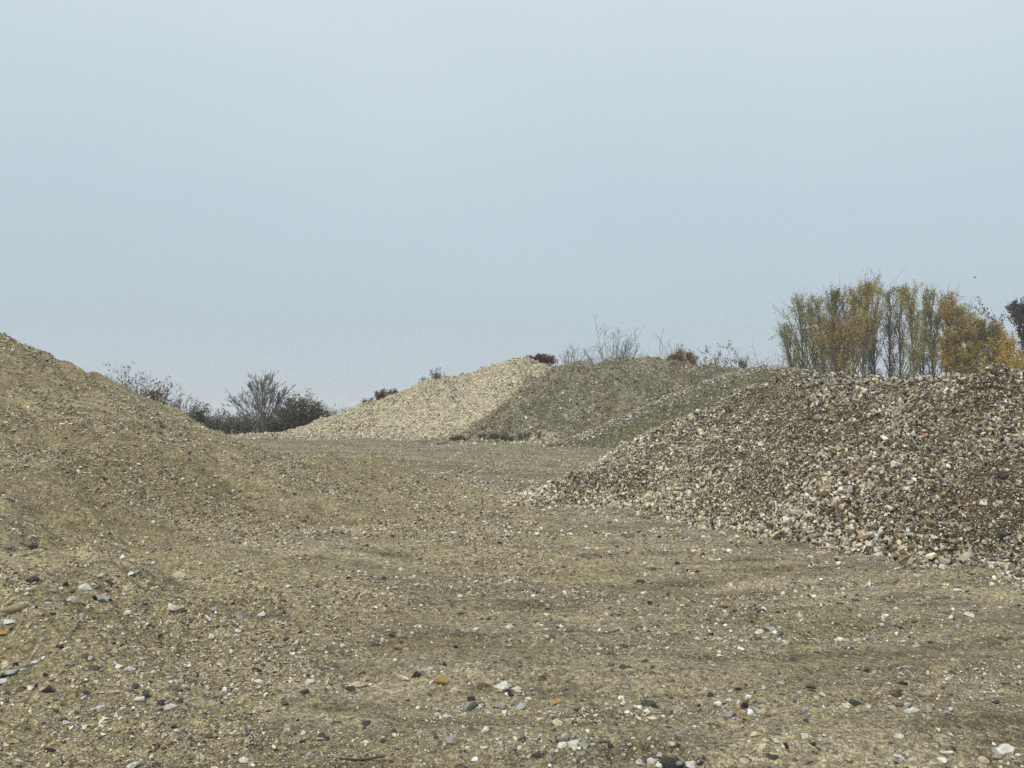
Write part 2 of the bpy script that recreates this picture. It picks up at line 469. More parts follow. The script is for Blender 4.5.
# gravel strewn over the yard
x, y, r = sample_fan(1300000, 2.6, 46, -45, 45, 1.2)
s = sizes(len(x), .0075, .075, 2.35) * np.clip(r / 7, .9, 3.0)
s = np.minimum(s, .10)
k = (RNG.uniform(0, 1, len(x)) < clumpy(x, y, 60)) & (s * F_PX / r > .75)
x, y, s, r = x[k], y[k], s[k], r[k]
CLUSTERS = [(85, 598, 30, 8, 150), (150, 604, 45, 7, 220), (235, 612, 40, 7, 150), (150, 697, 34, 9, 150), (110, 712, 55, 7, 150), (285, 676, 45, 8, 150),
            (500, 690, 40, 7, 140), (430, 672, 22, 4, 50), (645, 704, 22, 6, 90), (580, 744, 30, 5, 80), (668, 761, 26, 6, 90), (785, 741, 22, 5, 60),
            (880, 705, 60, 8, 160), (760, 635, 30, 6, 90), (640, 630, 20, 4, 60), (20, 615, 22, 10, 90), (10, 685, 20, 8, 60), (990, 752, 26, 7, 70),
            (470, 707, 30, 4, 50), (250, 700, 40, 8, 90), (420, 630, 60, 6, 170), (560, 620, 50, 5, 130), (650, 570, 30, 4, 90), (860, 640, 50, 6, 120),
            (700, 600, 70, 6, 170), (960, 600, 60, 6, 150), (330, 640, 40, 5, 90), (540, 490, 22, 3, 160), (600, 540, 40, 4, 120), (60, 660, 50, 8, 110), (740, 700, 30, 7, 90),
            (330, 443, 30, 3, 160), (400, 444, 40, 3, 220), (470, 445, 30, 2, 160), (540, 446, 30, 3, 180), (600, 450, 30, 4, 160), (380, 462, 60, 3, 160), (500, 470, 60, 4, 200), (450, 455, 50, 2, 150),
            (555, 503, 25, 4, 90), (620, 517, 35, 4, 120), (690, 530, 35, 5, 120), (770, 548, 40, 5, 130), (850, 562, 40, 5, 130), (930, 570, 40, 6, 130), (1000, 577, 30, 6, 100)]
cx, cy = [], []
for u, v, su, sv, n in CLUSTERS:
    if v > 580: n = int(n * .6)
    p = hit(u, v); d = np.hypot(p[0], p[1])
    ax = su * d / F_PX; ay = sv * d * d / (F_PX * CAM_Z)
    cx.append(p[0] + RNG.normal(0, ax, n)); cy.append(p[1] + RNG.normal(0, ay, n))
cx = np.concatenate(cx); cy = np.concatenate(cy); cr = np.hypot(cx, cy)
cs = sizes(len(cx), .018, .085, 1.5) * np.clip(cr / 9, .9, 1.8)
broken = np.concatenate([np.zeros(len(x), bool), np.ones(len(cx), bool)])
x = np.concatenate([x, cx]); y = np.concatenate([y, cy]); r = np.concatenate([r, cr]); s = np.concatenate([s, cs])
k = on_ground(x, y, [H_left, H_right]) | (np.arange(len(x)) >= len(x) - len(cx)) & (np.hypot(x, y) < 9)
x, y, s, r, broken = x[k], y[k], s[k], r[k], broken[k]
gcol = palette(len(x), GROUND_PAL)
gcol[broken] = palette(broken.sum(), dict(white=4, cream=2.5, grey=2, dark=1.3, black=.8, blue=1, tan=1))
print('ground stones', len(x))
small = s * F_PX / r < 4
z = np.maximum(ground_h(x, y), H_left.h(x, y))
stones('gravel', x[small], y[small], z[small], s[small], gcol[small], 7, M_stone, None, .4, .19)
big = ~small
stones('coarse_gravel', x[big], y[big], z[big], s[big], gcol[big], 13, M_stone, None, .35, .20)

# stones on the heaps
def heap_stones(H, parent, n, fan, power, smin, smax, a, pal, npts, mat, thin=None, tilt=.6, embed=.2, patch=None, sizefn=None, pxmin=.7, lift=0.0):
    x, y, r = sample_fan(n, *fan, power)
    s = sizes(n, smin, smax, a)
    z = H.h(x, y)
    k = (z > ground_h(x, y) - .02) & (s * F_PX / r > pxmin)
    # slopes turned away from the yard carry few stones worth building
    zn = H.h(x * .985, y * .985)
    k &= (zn < z + .05) | (RNG.uniform(0, 1, n) < .12)
    for O in ALL:
        if O is not H: k &= O.h(x, y) < z + .03
    if thin is not None: k &= RNG.uniform(0, 1, n) < thin(x, y)
    x, y, z, s = x[k], y[k], z[k], s[k]
    print('heap stones', parent.name, len(x))
    if sizefn is not None: s = s * sizefn(x, y, z)
    cols = palette(len(x), pal)
    if patch is not None: cols = patch(x, y, z, cols)
    z = z + s * lift * RNG.uniform(-.25, 1, len(x)) ** 3
    return stones('loose_stones', x, y, z, s, cols, npts, mat, parent, tilt, embed)

heap_stones(H_left, o_left, 600000, (4, 30, -52, 6), .9, .014, .07, 2.5, BANK_PAL, 7, M_stone, lambda x, y: clumpy(x * 1.0, y * .6, 90, .12), .4, .14, None, lambda x, y, z: np.clip(.35 + np.hypot(x, y) / 13, .6, 1.6))
heap_stones(H_right, o_right, 520000, (8, 26, -1, 46), 0.9, .025, .125, 1.9, RUB_PAL, 9, M_rubble, lambda x, y: np.clip(.85 + 1.2 * fbm(x, y, 1.5, 3, 77), .35, 1), .9, .08, rub_patch, rub_size, lift=.8)
heap_stones(H_pale, o_pale, 90000, (46, 72, -19, 8), 0, .06, .30, 2.2, PALE_PAL, 9, M_farstone, None, .8, .12, pale_patch, None, 0)
heap_stones(H_olive, o_olive, 80000, (46, 74, -6, 24), 0, .06, .32, 2.0, OLIVE_PAL, 9, M_farstone, lambda x, y: np.clip(.7 + 1.6 * fbm(x, y, 3.0, 3, 87), .2, 1), .8, .12, olive_patch, None, 0)
heap_stones(H_bank, o_bank, 90000, (38, 62, 0, 24), 0, .06, .30, 2.0, CREST_PAL, 9, M_farstone,
            lambda x, y: np.clip(1.3 - .85 * (np.min([np.hypot(x - c[0], y - c[1]) for c in H_bank.c[::3]], axis=0)) + .5 * fbm(x, y, 2, 2, 97), .12, 1), .8, .12, None, None, 0)
# ---- single rocks one can point to, each where the photograph has it
def rock_mesh(name, seed, c1, c2, split, flat):
    r = np.random.default_rng(seed)
    p = r.normal(size=(15, 3)); p /= np.linalg.norm(p, axis=1)[:, None]
    p *= r.uniform(.72, 1.12, (15, 1)); p *= np.array([1, r.uniform(.65, .95), flat])
    bm = bmesh.new()
    for q in p: bm.verts.new(q)
    bmesh.ops.convex_hull(bm, input=bm.verts[:])
    bmesh.ops.delete(bm, geom=[v for v in bm.verts if not v.link_faces], context='VERTS')
    bmesh.ops.bevel(bm, geom=bm.edges[:] , offset=.035, segments=1, affect='EDGES', clamp_overlap=True)
    bmesh.ops.triangulate(bm, faces=bm.faces[:])
    bmesh.ops.subdivide_edges(bm, edges=bm.edges[:], cuts=1, use_grid_fill=True)
    bmesh.ops.triangulate(bm, faces=bm.faces[:])
    bmesh.ops.recalc_face_normals(bm, faces=bm.faces[:])
    bm.verts.index_update()
    V = np.array([v.co[:] for v in bm.verts]); Fc = np.array([[v.index for v in f.verts] for f in bm.faces])
    bm.free()
    rr = np.linalg.norm(V, axis=1, keepdims=True)
    V = V * (1 + .10 * (pnoise(V[:, 0] * 2.4 + seed, V[:, 1] * 2.4 + V[:, 2] * 1.7)[:, None]) + .03 * r.normal(size=(len(V), 1)))
    ax = r.normal(size=3); ax /= np.linalg.norm(ax)
    t = (V @ ax) + .35 * pnoise(V[:, 0] * 2 + 3 * seed, V[:, 1] * 2 + V[:, 2])
    k = np.clip((t - split) / .12, 0, 1)[:, None]
    c = np.array(K[c1]) * (1 - k) + np.array(K[c2]) * k
    c = c * r.uniform(.85, 1.12, (len(V), 1))
    return mesh_from(name, V, Fc, M_rock, c)

def rock(u, v, wpx, c1, c2, label, kind='stone', split=.6, flat=.5, group='single stones on the dirt'):
    p = hit(u, v + wpx * .15)
    d = np.hypot(p[0], p[1])
    w_ = wpx * d / F_PX
    seed = int(u * 7 + v * 13)
    me = rock_mesh(kind, seed, c1, c2, split, flat)
    o = link(kind, me)
    rs = random.Random(seed)
    o.location = (p[0], p[1], p[2] + w_ * .5 * flat * .30)
    o.scale = (w_ * .5,) * 3
    o.rotation_euler = (rs.uniform(-.3, .3), rs.uniform(-.3, .3), rs.uniform(-.5, .5))
    tag(o, label, 'rock' if kind == 'rock' else 'stone', group)
    return o

ROCKS = [
 (87, 587, 15, 'white', 'grey', 'whitish angular chunk, upper one of the pale group at the foot of the earth bank'),
 (103, 597, 13, 'blue', 'white', 'smooth bluish white block, rightmost of the pale group below the earth bank'),
 (72, 600, 15, 'white', 'dark', 'white stone with a dark underside, left of the smooth bluish block'),
 (10, 622, 13, 'white', 'grey', 'white stone at the left edge just above the orange stone'),
 (5, 633, 13, 'amber', 'rust', 'orange stone at the far left edge of the dirt'),
 (15, 608, 20, 'tan', 'cream', 'long tan slab at the left edge above the white stone'),
 (173, 609, 18, 'white', 'dark', 'white stone over a black hollow, alone right of the pale group'),
 (32, 547, 14, 'dark', 'dark', 'flat dark stone high on the lower earth bank near the left edge'),
 (33, 580, 14, 'dark', 'brown', 'flat dark stone on the bank directly above the pale group'),
 (10, 549, 9, 'dark', 'grey', 'small dark stone at the left edge beside a larger dark one'),
 (145, 563, 11, 'grey', 'white', 'greyish white stone on the earth bank above the pale group'),
 (178, 575, 13, 'cream', 'white', 'pale cream stone on the bank above the white stone with black hollow'),
 (240, 615, 20, 'grey', 'olive', 'greenish grey slab at the right end of the bank foot'),
 (262, 614, 10, 'white', 'grey', 'small white stone touching the right end of the greenish slab'),
 (257, 671, 11, 'black', 'dark', 'black stone sitting on a white one left of centre'),
 (258, 681, 12, 'white', 'grey', 'white stone lying under the black one left of centre'),
 (310, 681, 13, 'white', 'cream', 'flat white stone right of the black and white pair'),
 (309, 669, 8, 'cream', 'white', 'small cream stone just behind the flat white stone'),
 (304, 691, 12, 'dark', 'brown', 'dark clod in front of the flat white stone'),
 (134, 686, 9, 'dark', 'grey', 'small dark stone at the back of the lower left cluster'),
 (147, 694, 12, 'dark', 'blue', 'dark grey stone in the middle of the lower left cluster'),
 (139, 699, 13, 'white', 'grey', 'white stone at the left of the lower left cluster'),
 (169, 708, 14, 'white', 'grey', 'white stone at the right end of the lower left cluster'),
 (163, 703, 10, 'black', 'dark', 'black stone behind the white end stone of the lower left cluster'),
 (63, 720, 11, 'dark', 'grey', 'dark grey stone with a white one in front, lower left'),
 (66, 723, 8, 'white', 'white', 'small white stone in front of the dark grey one, lower left'),
 (50, 751, 11, 'black', 'dark', 'lone black stone in the bottom left corner'),
 (243, 760, 12, 'white', 'cream', 'clean white cobble near the bottom left of centre'),
 (132, 766, 13, 'white', 'grey', 'white stone on the bottom edge at the left'),
 (302, 741, 8, 'black', 'dark', 'black stone at the left end of a short dark row near the bottom'),
 (313, 739, 7, 'tan', 'cream', 'tan stone in the middle of the short dark row near the bottom'),
 (323, 736, 12, 'dark', 'blue', 'dark stone at the right end of the short dark row near the bottom'),
 (67, 649, 9, 'white', 'cream', 'white stone right of a dark one below the left pale group'),
 (60, 647, 9, 'dark', 'brown', 'dark stone left of a white one below the left pale group'),
 (115, 650, 12, 'cream', 'white', 'flat cream stone below the pale group'),
 (2, 682, 12, 'white', 'blue', 'white stone cut by the left edge beside dark bits'),
 (4, 676, 9, 'black', 'dark', 'black stone behind the white one cut by the left edge'),
 (130, 669, 11, 'white', 'cream', 'white stone above the lower left cluster'),
 (35, 662, 9, 'white', 'grey', 'upright pale stone below the left bank'),
 (48, 689, 14, 'dark', 'grey', 'dark grey slab near the left edge beyond the lower stones'),
 (287, 640, 9, 'dark', 'black', 'small dark stone alone right of the greenish slab'),
 (283, 601, 9, 'brown', 'tan', 'brown stone on the bank foot behind the small dark one'),
 (288, 586, 8, 'white', 'cream', 'white stone on the right lower bank slope'),
 (114, 715, 8, 'cream', 'white', 'small cream stone between lower left cluster and corner'),
 (398, 647, 14, 'amber', 'tan', 'orange tan stone in mid dirt left of centre'),
 (428, 670, 19, 'white', 'blue', 'flat white flake beside an orange slab at centre'),
 (441, 667, 9, 'grey', 'dark', 'grey stone behind the flat white flake'),
 (443, 679, 21, 'amber', 'cream', 'flat pale orange slab at centre below the white flake'),
 (502, 686, 20, 'white', 'blue', 'large whitish block beside a rusty stone at centre'),
 (498, 691, 9, 'cream', 'white', 'cream stone under the large whitish block'),
 (484, 687, 16, 'brown', 'rust', 'rusty brown stone left of the large whitish block'),
 (518, 691, 10, 'cream', 'white', 'cream stone right of the large whitish block'),
 (467, 706, 24, 'grey', 'dark', 'long grey stone with a dark end below the rusty one'),
 (500, 706, 16, 'grey', 'brown', 'grey stone right of the long grey stone'),
 (528, 699, 9, 'white', 'cream', 'small white stone between the whitish block and the rust orange stone'),
 (555, 701, 18, 'amber', 'rust', 'rust orange cobble right of centre in the foreground'),
 (558, 722, 12, 'cream', 'tan', 'cream stone below the rust orange cobble'),
 (417, 731, 9, 'white', 'grey', 'white stone alone near bottom left of centre'),
 (450, 739, 17, 'grey', 'cream', 'flat grey slab near the bottom at centre'),
 (384, 741, 9, 'dark', 'black', 'small dark stone left of the flat grey slab'),
 (583, 745, 17, 'grey', 'grey', 'grey block between white and black stones at the bottom'),
 (561, 745, 15, 'white', 'black', 'white stone with a black patch left of the grey block'),
 (571, 742, 8, 'black', 'dark', 'black splinter against the left side of the grey block'),
 (600, 742, 9, 'dark', 'black', 'dark flake right of the grey block'),
 (672, 764, 30, 'black', 'white', 'big black flint with a white streak on the bottom edge', ),
 (652, 761, 14, 'white', 'dark', 'white stone left of the big black flint'),
 (660, 765, 13, 'white', 'grey', 'white stone touching the big black flint'),
 (647, 703, 15, 'dark', 'white', 'dark flint in a black and white heap right of centre'),
 (655, 706, 10, 'black', 'blue', 'black flint at the right of the black and white heap'),
 (638, 707, 9, 'white', 'grey', 'white flint at the front of the black and white heap'),
 (623, 703, 9, 'white', 'cream', 'white stone standing left of the black and white heap'),
 (622, 666, 13, 'dark', 'grey', 'dark stone behind the black and white heap'),
 (611, 664, 9, 'brown', 'dark', 'brown stone left of the dark one behind the black and white heap'),
 (638, 628, 12, 'brown', 'rust', 'dark rusty stone with a tan one beside it in mid dirt'),
 (629, 628, 11, 'tan', 'cream', 'tan stone left of the dark rusty stone'),
 (610, 608, 6, 'dark', 'brown', 'small upright brown stone in mid dirt'),
 (510, 626, 11, 'white', 'cream', 'white stone in a pebbly band at centre'),
 (648, 566, 15, 'grey', 'cream', 'grey slab in the dirt in front of the rubble heap'),
 (642, 581, 12, 'dark', 'grey', 'dark stone in front of the grey slab by the rubble heap'),
 (508, 535, 9, 'white', 'cream', 'white stone on the far dirt between the heaps'),
 (418, 542, 8, 'white', 'grey', 'white stone on the far dirt below the earth bank tail'),
 (348, 578, 7, 'black', 'dark', 'tiny black stone alone on the right flank of the bank'),
 (342, 646, 8, 'white', 'cream', 'white stone left of the orange tan stone'),
 (602, 557, 6, 'black', 'dark', 'black stone left of the grey slab by the rubble heap'),
 (360, 684, 16, 'cream', 'white', 'pale stone patch left of the pale orange slab'),
 (548, 609, 7, 'dark', 'black', 'small black stone above the pebbly band at centre'),
 (742, 711, 13, 'amber', 'amber', 'bright amber stone in the right foreground'),
 (745, 695, 12, 'pink', 'cream', 'pinkish stone behind the bright amber one'),
 (739, 689, 9, 'black', 'dark', 'black stone behind the pinkish one'),
 (731, 691, 8, 'white', 'grey', 'white stone left of the black and pinkish ones'),
 (811, 686, 13, 'brown', 'pink', 'reddish brown stone alone in the right foreground'),
 (769, 628, 15, 'blue', 'white', 'flat bluish white stone in the right mid dirt'),
 (765, 637, 9, 'cream', 'white', 'round cream stone in front of the flat bluish white one'),
 (724, 606, 10, 'rust', 'brown', 'rust red stone on the dirt below the rubble heap'),
 (696, 571, 10, 'rust', 'tan', 'rust orange stone nearer to the rubble heap foot'),
 (712, 559, 9, 'white', 'cream', 'white stone close to the rubble heap foot'),
 (757, 650, 13, 'grey', 'dark', 'grey stone in front of the round cream stone'),
 (969, 615, 11, 'white', 'cream', 'white stone on the far right dirt'),
 (957, 590, 8, 'white', 'white', 'small white stone behind the far right white one'),
 (996, 702, 8, 'black', 'dark', 'black stone alone near the right edge'),
 (1007, 750, 20, 'white', 'grey', 'long white flint at the bottom right corner'),
 (998, 757, 11, 'grey', 'dark', 'dark grey stone in front of the long white flint'),
 (946, 752, 13, 'white', 'dark', 'white stone with a dark side left of the bottom right flint'),
 (827, 741, 11, 'grey', 'blue', 'bluish grey stone near the bottom right of centre'),
 (776, 741, 11, 'white', 'grey', 'white stone left of the bluish grey one near the bottom'),
 (691, 764, 14, 'white', 'grey', 'white stone on the bottom edge right of the big black flint'),
 (700, 763, 9, 'black', 'dark', 'black stone beside the white one on the bottom edge'),
 (911, 710, 15, 'white', 'grey', 'flat white stone in the right foreground beyond the reddish brown one'),
 (854, 703, 15, 'dark', 'olive', 'flat dark stone in the right foreground'),
 (897, 693, 15, 'brown', 'dark', 'dark brown clod behind the flat white stone at right'),
 (931, 642, 8, 'dark', 'black', 'dark stone in mid dirt at right'),
 (901, 628, 7, 'black', 'dark', 'black stone beyond the dark one at right'),
 (872, 639, 13, 'grey', 'olive', 'grey stone left of the dark mid dirt stones at right'),
 (849, 760, 9, 'tan', 'cream', 'tan stone on the bottom edge at right'),
 (807, 761, 14, 'pink', 'brown', 'pinkish brown stone on the bottom edge at right'),
 (866, 561, 14, 'grey', 'white', 'grey flat stone on the dirt at the rubble heap foot'),
]
for R_ in ROCKS:
    rock(*R_[:6])
# larger blocks on the rubble heap
for R_ in [
 (1004, 537, 14, 'dark', 'dark', 'rounded dark boulder at the foot of the rubble heap'),
 (901, 553, 11, 'white', 'grey', 'white block at the foot of the rubble heap'),
 (849, 528, 9, 'white', 'cream', 'bright round stone low on the rubble heap'),
 (897, 465, 13, 'white', 'white', 'bright white splinter halfway up the rubble heap'),
 (955, 511, 11, 'pink', 'tan', 'pinkish round cobble low on the rubble heap left of the dark boulder'),
 (984, 506, 10, 'white', 'grey', 'white stone on the rubble heap above the pinkish cobble'),
 (879, 492, 12, 'grey', 'cream', 'rounded grey block on the rubble heap below the white splinter'),
 (570, 490, 14, 'olive', 'tan', 'mossy green block at the left tip of the rubble heap'),
 (559, 484, 8, 'dark', 'blue', 'dark stone at the left tip of the rubble heap beside the mossy block'),
 (1003, 477, 12, 'dark', 'black', 'dark block high on the right of the rubble heap')]:
    rock(*R_[:6], kind='rock', flat=.75, group='larger blocks on the rubble heap')

# ------------------------------------------------------------------ plants
def unit(v): return v / (np.linalg.norm(v) + 1e-9)
def wander(p, d, L, n, jit, up, r):
    pts = [p]; d = unit(d)
    for i in range(n):
        d = unit(d + r.normal(0, jit, 3) + np.array([0, 0, up]))
        pts.append(pts[-1] + d * L / n)
    return np.array(pts)
def tubes(lines, sides=4):
    """lines: list of (points, r0, r1) -> one set of vertices and quads"""
    Vs, Fs = [], []; off = 0
    for pts, r0, r1 in lines:
        n = len(pts); rad = np.linspace(r0, r1, n)
        t = np.gradient(pts, axis=0); t /= np.linalg.norm(t, axis=1)[:, None] + 1e-9
        ref = np.where(np.abs(t[:, 2:3]) > .9, np.array([[1., 0, 0]]), np.array([[0, 0, 1.]]))
        a = np.cross(t, ref); a /= np.linalg.norm(a, axis=1)[:, None] + 1e-9
        b = np.cross(t, a)
        th = np.arange(sides) * 2 * np.pi / sides
        ring = pts[:, None] + rad[:, None, None] * (np.cos(th)[None, :, None] * a[:, None] + np.sin(th)[None, :, None] * b[:, None])
        Vs.append(ring.reshape(-1, 3))
        i = np.arange(n - 1)[:, None] * sides; j = np.arange(sides)[None]; k = (j + 1) % sides
        Fs.append((np.stack([i + j, i + k, i + sides + k, i + sides + j], -1).reshape(-1, 4)) + off)
        off += n * sides
    return np.concatenate(Vs), np.concatenate(Fs)
def leaf_quads(P, size, r, droop=.0):
    n = len(P)
    a = r.normal(size=(n, 3)); a /= np.linalg.norm(a, axis=1)[:, None]
    b = np.cross(a, r.normal(size=(n, 3))); b /= np.linalg.norm(b, axis=1)[:, None]
    s = size * r.uniform(.6, 1.35, (n, 1))
    V = np.stack([P - a * s * .5, P + b * s * .33, P + a * s * .5, P - b * s * .33], 1).reshape(-1, 3)
    return V, np.arange(n * 4).reshape(n, 4)
def leaf_cols(n, pal, r, var=.18):
    pal = np.array(pal); ix = r.integers(0, len(pal), n)
    c = pal[ix] * r.lognormal(0, var, (n, 1))
    return np.repeat(np.clip(c, .01, .6), 4, 0)
def wood(name, lines, colr, parent, sides=4, r=RNG):
    V, Fc = tubes(lines, sides)
    c = np.array(colr)[None] * r.uniform(.75, 1.2, (len(V), 1))
    return link(name, mesh_from(name, V, Fc, M_twig, c, smooth=True), parent)

GOLD = [(.50, .38, .12), (.44, .35, .12), (.56, .42, .12), (.34, .29, .11)]
AMBER = [(.58, .37, .08), (.51, .34, .09), (.62, .43, .11), (.38, .27, .09)]
BROWNGOLD = [(.46, .33, .10), (.40, .30, .11), (.53, .37, .11), (.29, .24, .10)]
OLIVE = [(.31, .31, .14), (.37, .35, .15), (.25, .26, .13), (.43, .38, .15)]
GREENISH = [(.17, .175, .065), (.21, .21, .075), (.27, .24, .085), (.14, .15, .06)]
PALE = [(.30, .22, .11), (.26, .20, .09), (.22, .18, .07)]
PURPLE = [(.085, .075, .062), (.11, .09, .07), (.075, .075, .06), (.13, .10, .07)]
DARKGREEN = [(.115, .12, .07), (.14, .14, .075), (.10, .105, .065), (.16, .13, .075)]

def poplar(u, vtop, wpx, Y, pal, dens, label, lean=0.0, fill=(.25, 1.0), seed=0, grp='poplars beyond the rubble heap', leafsz=.145, name='poplar_tree', cat='tree', spread=.42, trunkc=(.20, .19, .17)):
    r = np.random.default_rng(1000 + seed)
    top = at(u, vtop + (9 if grp else 0), Y); base = np.array([top[0] - lean, Y, 0.0]); H = top[2]
    root = empty(name, base); tag(root, label, cat, grp)
    R = wpx * .86 * Y / F_PX
    n = 12
    tt = np.linspace(0, 1, n)[:, None]
    tr = np.array([lean, 0, H]) * tt ** np.array([1.4, 1, 1])
    tr[:, :2] += np.cumsum(r.normal(0, .035 * R, (n, 2)), 0) * np.linspace(0, 1, n)[:, None]
    wood('trunk', [(tr, .008 * H + .035, .02)], trunkc, root, 6, r)
    limbs = []; tips = []
    nb = int(16 + H * 1.3); spread = spread * r.uniform(.55, .9)
    for i in range(nb):
        f = .16 + .80 * ((i + r.uniform()) / nb)
        p = np.array([np.interp(f, tt[:, 0], tr[:, k]) for k in range(3)])
        a = r.uniform(0, 2 * np.pi)
        prof = max(.22, math.sin(math.pi * min(1, (f * .80 + .14))) ** .7)
        L = R * 2.0 * prof * r.uniform(.7, 1.25)
        L = min(L, (H - p[2]) * 1.05 + .8)
        d = np.array([math.cos(a) * spread, math.sin(a) * spread, 1 - spread * .5])
        ln = wander(p, d, L, 6, .10, .10, r)
        limbs.append((ln, .03 + .012 * L, .012)); tips.append((ln, f))
        for q in range(4):
            t = r.uniform(.3, .95); pp = np.array([np.interp(t, np.linspace(0, 1, 7), ln[:, k]) for k in range(3)])
            dd = d + r.normal(0, .55, 3)
            l2 = wander(pp, dd, L * r.uniform(.3, .55), 4, .14, .10, r)
            limbs.append((l2, .018, .008)); tips.append((l2, f))
    wood('branches', limbs, np.array(trunkc) * .95, root, 3, r)
    # leaves thin out in patches so the sky shows through
    P = []; habit = r.uniform(.75, 1.2)
    for ln, f in tips:
        hh = ln[:, 2].mean() / H
        if hh < fill[0] or hh > fill[1] + .02: continue
        k = dens * r.choice([.08, .6, 1.1, 2.0], p=[.28, .22, .25, .25])
        m = int(k * habit * 52)
        if m <= 0: continue
        t = r.uniform(.10, 1.0, m)
        q = np.stack([np.interp(t, np.linspace(0, 1, len(ln)), ln[:, j]) for j in range(3)], 1)
        P.append(q + r.normal(0, .17, q.shape))
    P = np.concatenate(P)
    V, Fc = leaf_quads(P, leafsz, r)
    link('crown', mesh_from('crown', V, Fc, M_leaf, leaf_cols(len(P), pal, r)), root)
    return root

POPLARS = [
 (782, 322, 26, 86, OLIVE, .55, 'short leaning olive poplar at the left end of the row', -1.6, (.2, 1)),
 (797, 292, 26, 88, OLIVE, .75, 'tall sparse olive poplar, second from the left end', -1.2, (.2, 1)),
 (808, 296, 20, 90, PALE, .5, 'thin pale poplar between sparse olive and green topped ones', -.8, (.25, 1)),
 (820, 293, 20, 87, GOLD, .6, 'thin golden flecked poplar just left of the green topped one', -.5, (.3, 1)),
 (832, 288, 26, 89, GREENISH, 1.3, 'poplar with a dense green top above the brown gold tree', -.4, (.52, 1)),
 (836, 317, 46, 82, BROWNGOLD, 1.9, 'broad low tree full of brown gold leaves in front of the row', 0, (.2, 1)),
 (852, 293, 18, 90, OLIVE, .5, 'nearly bare poplar left of the dense golden crown', 0, (.3, 1)),
 (866, 281, 34, 86, BROWNGOLD, 2.0, 'tallest poplar with a dense brownish gold crown and bare lower trunk', .3, (.66, 1)),
 (874, 300, 26, 91, OLIVE, .9, 'olive poplar half hidden behind the tallest golden crown', 0, (.2, .9)),
 (888, 283, 17, 88, PALE, .35, 'bare grey poplar right of the tallest golden crown', 0, (.2, 1)),
 (899, 281, 16, 90, OLIVE, .40, 'slender bare poplar at the middle of the row with few olive leaves', 0, (.2, 1)),
 (913, 281, 20, 86, GOLD, 1.0, 'slim poplar with tan gold leaves down its whole length', 0, (.15, 1)),
 (921, 296, 16, 92, PALE, .4, 'bare poplar standing behind the slim tan gold one', 0, (.3, 1)),
 (931, 284, 19, 88, OLIVE, .8, 'olive poplar with a bare forked trunk near the gap', 0, (.5, 1)),
 (945, 291, 26, 87, AMBER, 1.5, 'amber crowned poplar right of the gap in the trunks', .3, (.45, 1)),
 (960, 302, 22, 89, OLIVE, 1.2, 'olive poplar on the falling side of the row next to the amber crown', .4, (.15, 1)),
 (971, 311, 22, 86, GOLD, 1.4, 'golden olive poplar on the falling side of the row', .5, (.1, 1)),
 (981, 316, 22, 88, BROWNGOLD, 1.4, 'brown gold poplar third from the right end of the row', .5, (.1, 1)),
 (992, 319, 20, 87, PALE, .9, 'pale pinkish gold poplar second from the right end', .4, (.2, 1)),
 (1012, 334, 18, 85, AMBER, 1.2, 'lowest amber poplar between the end of the row and the dark tree', .3, (.2, 1)),
 (1002, 324, 20, 89, GOLD, 1.0, 'small golden poplar at the right end of the row', .4, (.2, 1)),
]
for i, p in enumerate(POPLARS):
    poplar(*p[:7], lean=p[7], fill=p[8], seed=i)

def shrub(u, vtop, wpx, Y, pal, dens, label, name='shrub', cat='shrub', woodc=(.10, .085, .075), seed=0, leafsz=.12, n_st=16, grp=None, base_z=None, fan=.75, tw=.012, density_twigs=5, base_spread=.35):
    r = np.random.default_rng(5000 + seed)
    top = at(u, vtop, Y)
    if base_z is None: base_z = float(top_h(np.array([top[0]]), np.array([Y]))[0]) - .05
    H = max(.3, top[2] - base_z); R = wpx * .5 * Y / F_PX
    root = empty(name, (top[0], Y, base_z)); tag(root, label, cat, grp)
    lines = []; tips = []
    for i in range(n_st):
        a = r.uniform(0, 2 * np.pi); q = math.sqrt(r.uniform(0, 1))
        b = np.array([math.cos(a), math.sin(a), 0]) * R * q * base_spread
        target = np.array([math.cos(a) * R * q * fan * 1.25, math.sin(a) * R * q * fan * 1.25, H * (1 - .40 * q * q) * r.uniform(.75, 1.0)])
        L = np.linalg.norm(target - b)
        ln = wander(b, target - b, L, 6, .09, .02, r)
        lines.append((ln, tw * (1 + .25 * L), tw * .6)); tips.append(ln)
        for k in range(density_twigs):
            t = r.uniform(.25, .95); pp = np.array([np.interp(t, np.linspace(0, 1, 7), ln[:, j]) for j in range(3)])
            l2 = wander(pp, unit(target - b) + r.normal(0, .5, 3), L * r.uniform(.15, .4) * (1.15 - t * .6), 4, .16, .03, r)
            lines.append((l2, tw * .75, tw * .45)); tips.append(l2)
            for m in range(2):
                pp = l2[r.integers(1, 5)]
                l3 = wander(pp, unit(l2[-1] - l2[0]) + r.normal(0, .55, 3), L * r.uniform(.07, .17), 3, .16, .02, r)
                lines.append((l3, tw * .55, tw * .4)); tips.append(l3)
    wood('stems', lines, woodc, root, 3, r)
    if dens > 0:
        P = []
        for ln in tips:
            m = r.poisson(dens * 4)
            if not m: continue
            t = r.uniform(.2, 1, m)
            q = np.stack([np.interp(t, np.linspace(0, 1, len(ln)), ln[:, j]) for j in range(3)], 1)
            P.append(q + r.normal(0, leafsz * .8, q.shape))
        if P:
            P = np.concatenate(P); P = P[P[:, 2] > .0]
            V, Fc = leaf_quads(P, leafsz, r)
            link('foliage', mesh_from('foliage', V, Fc, M_leaf, leaf_cols(len(P), pal, r, .25)), root)
    return root

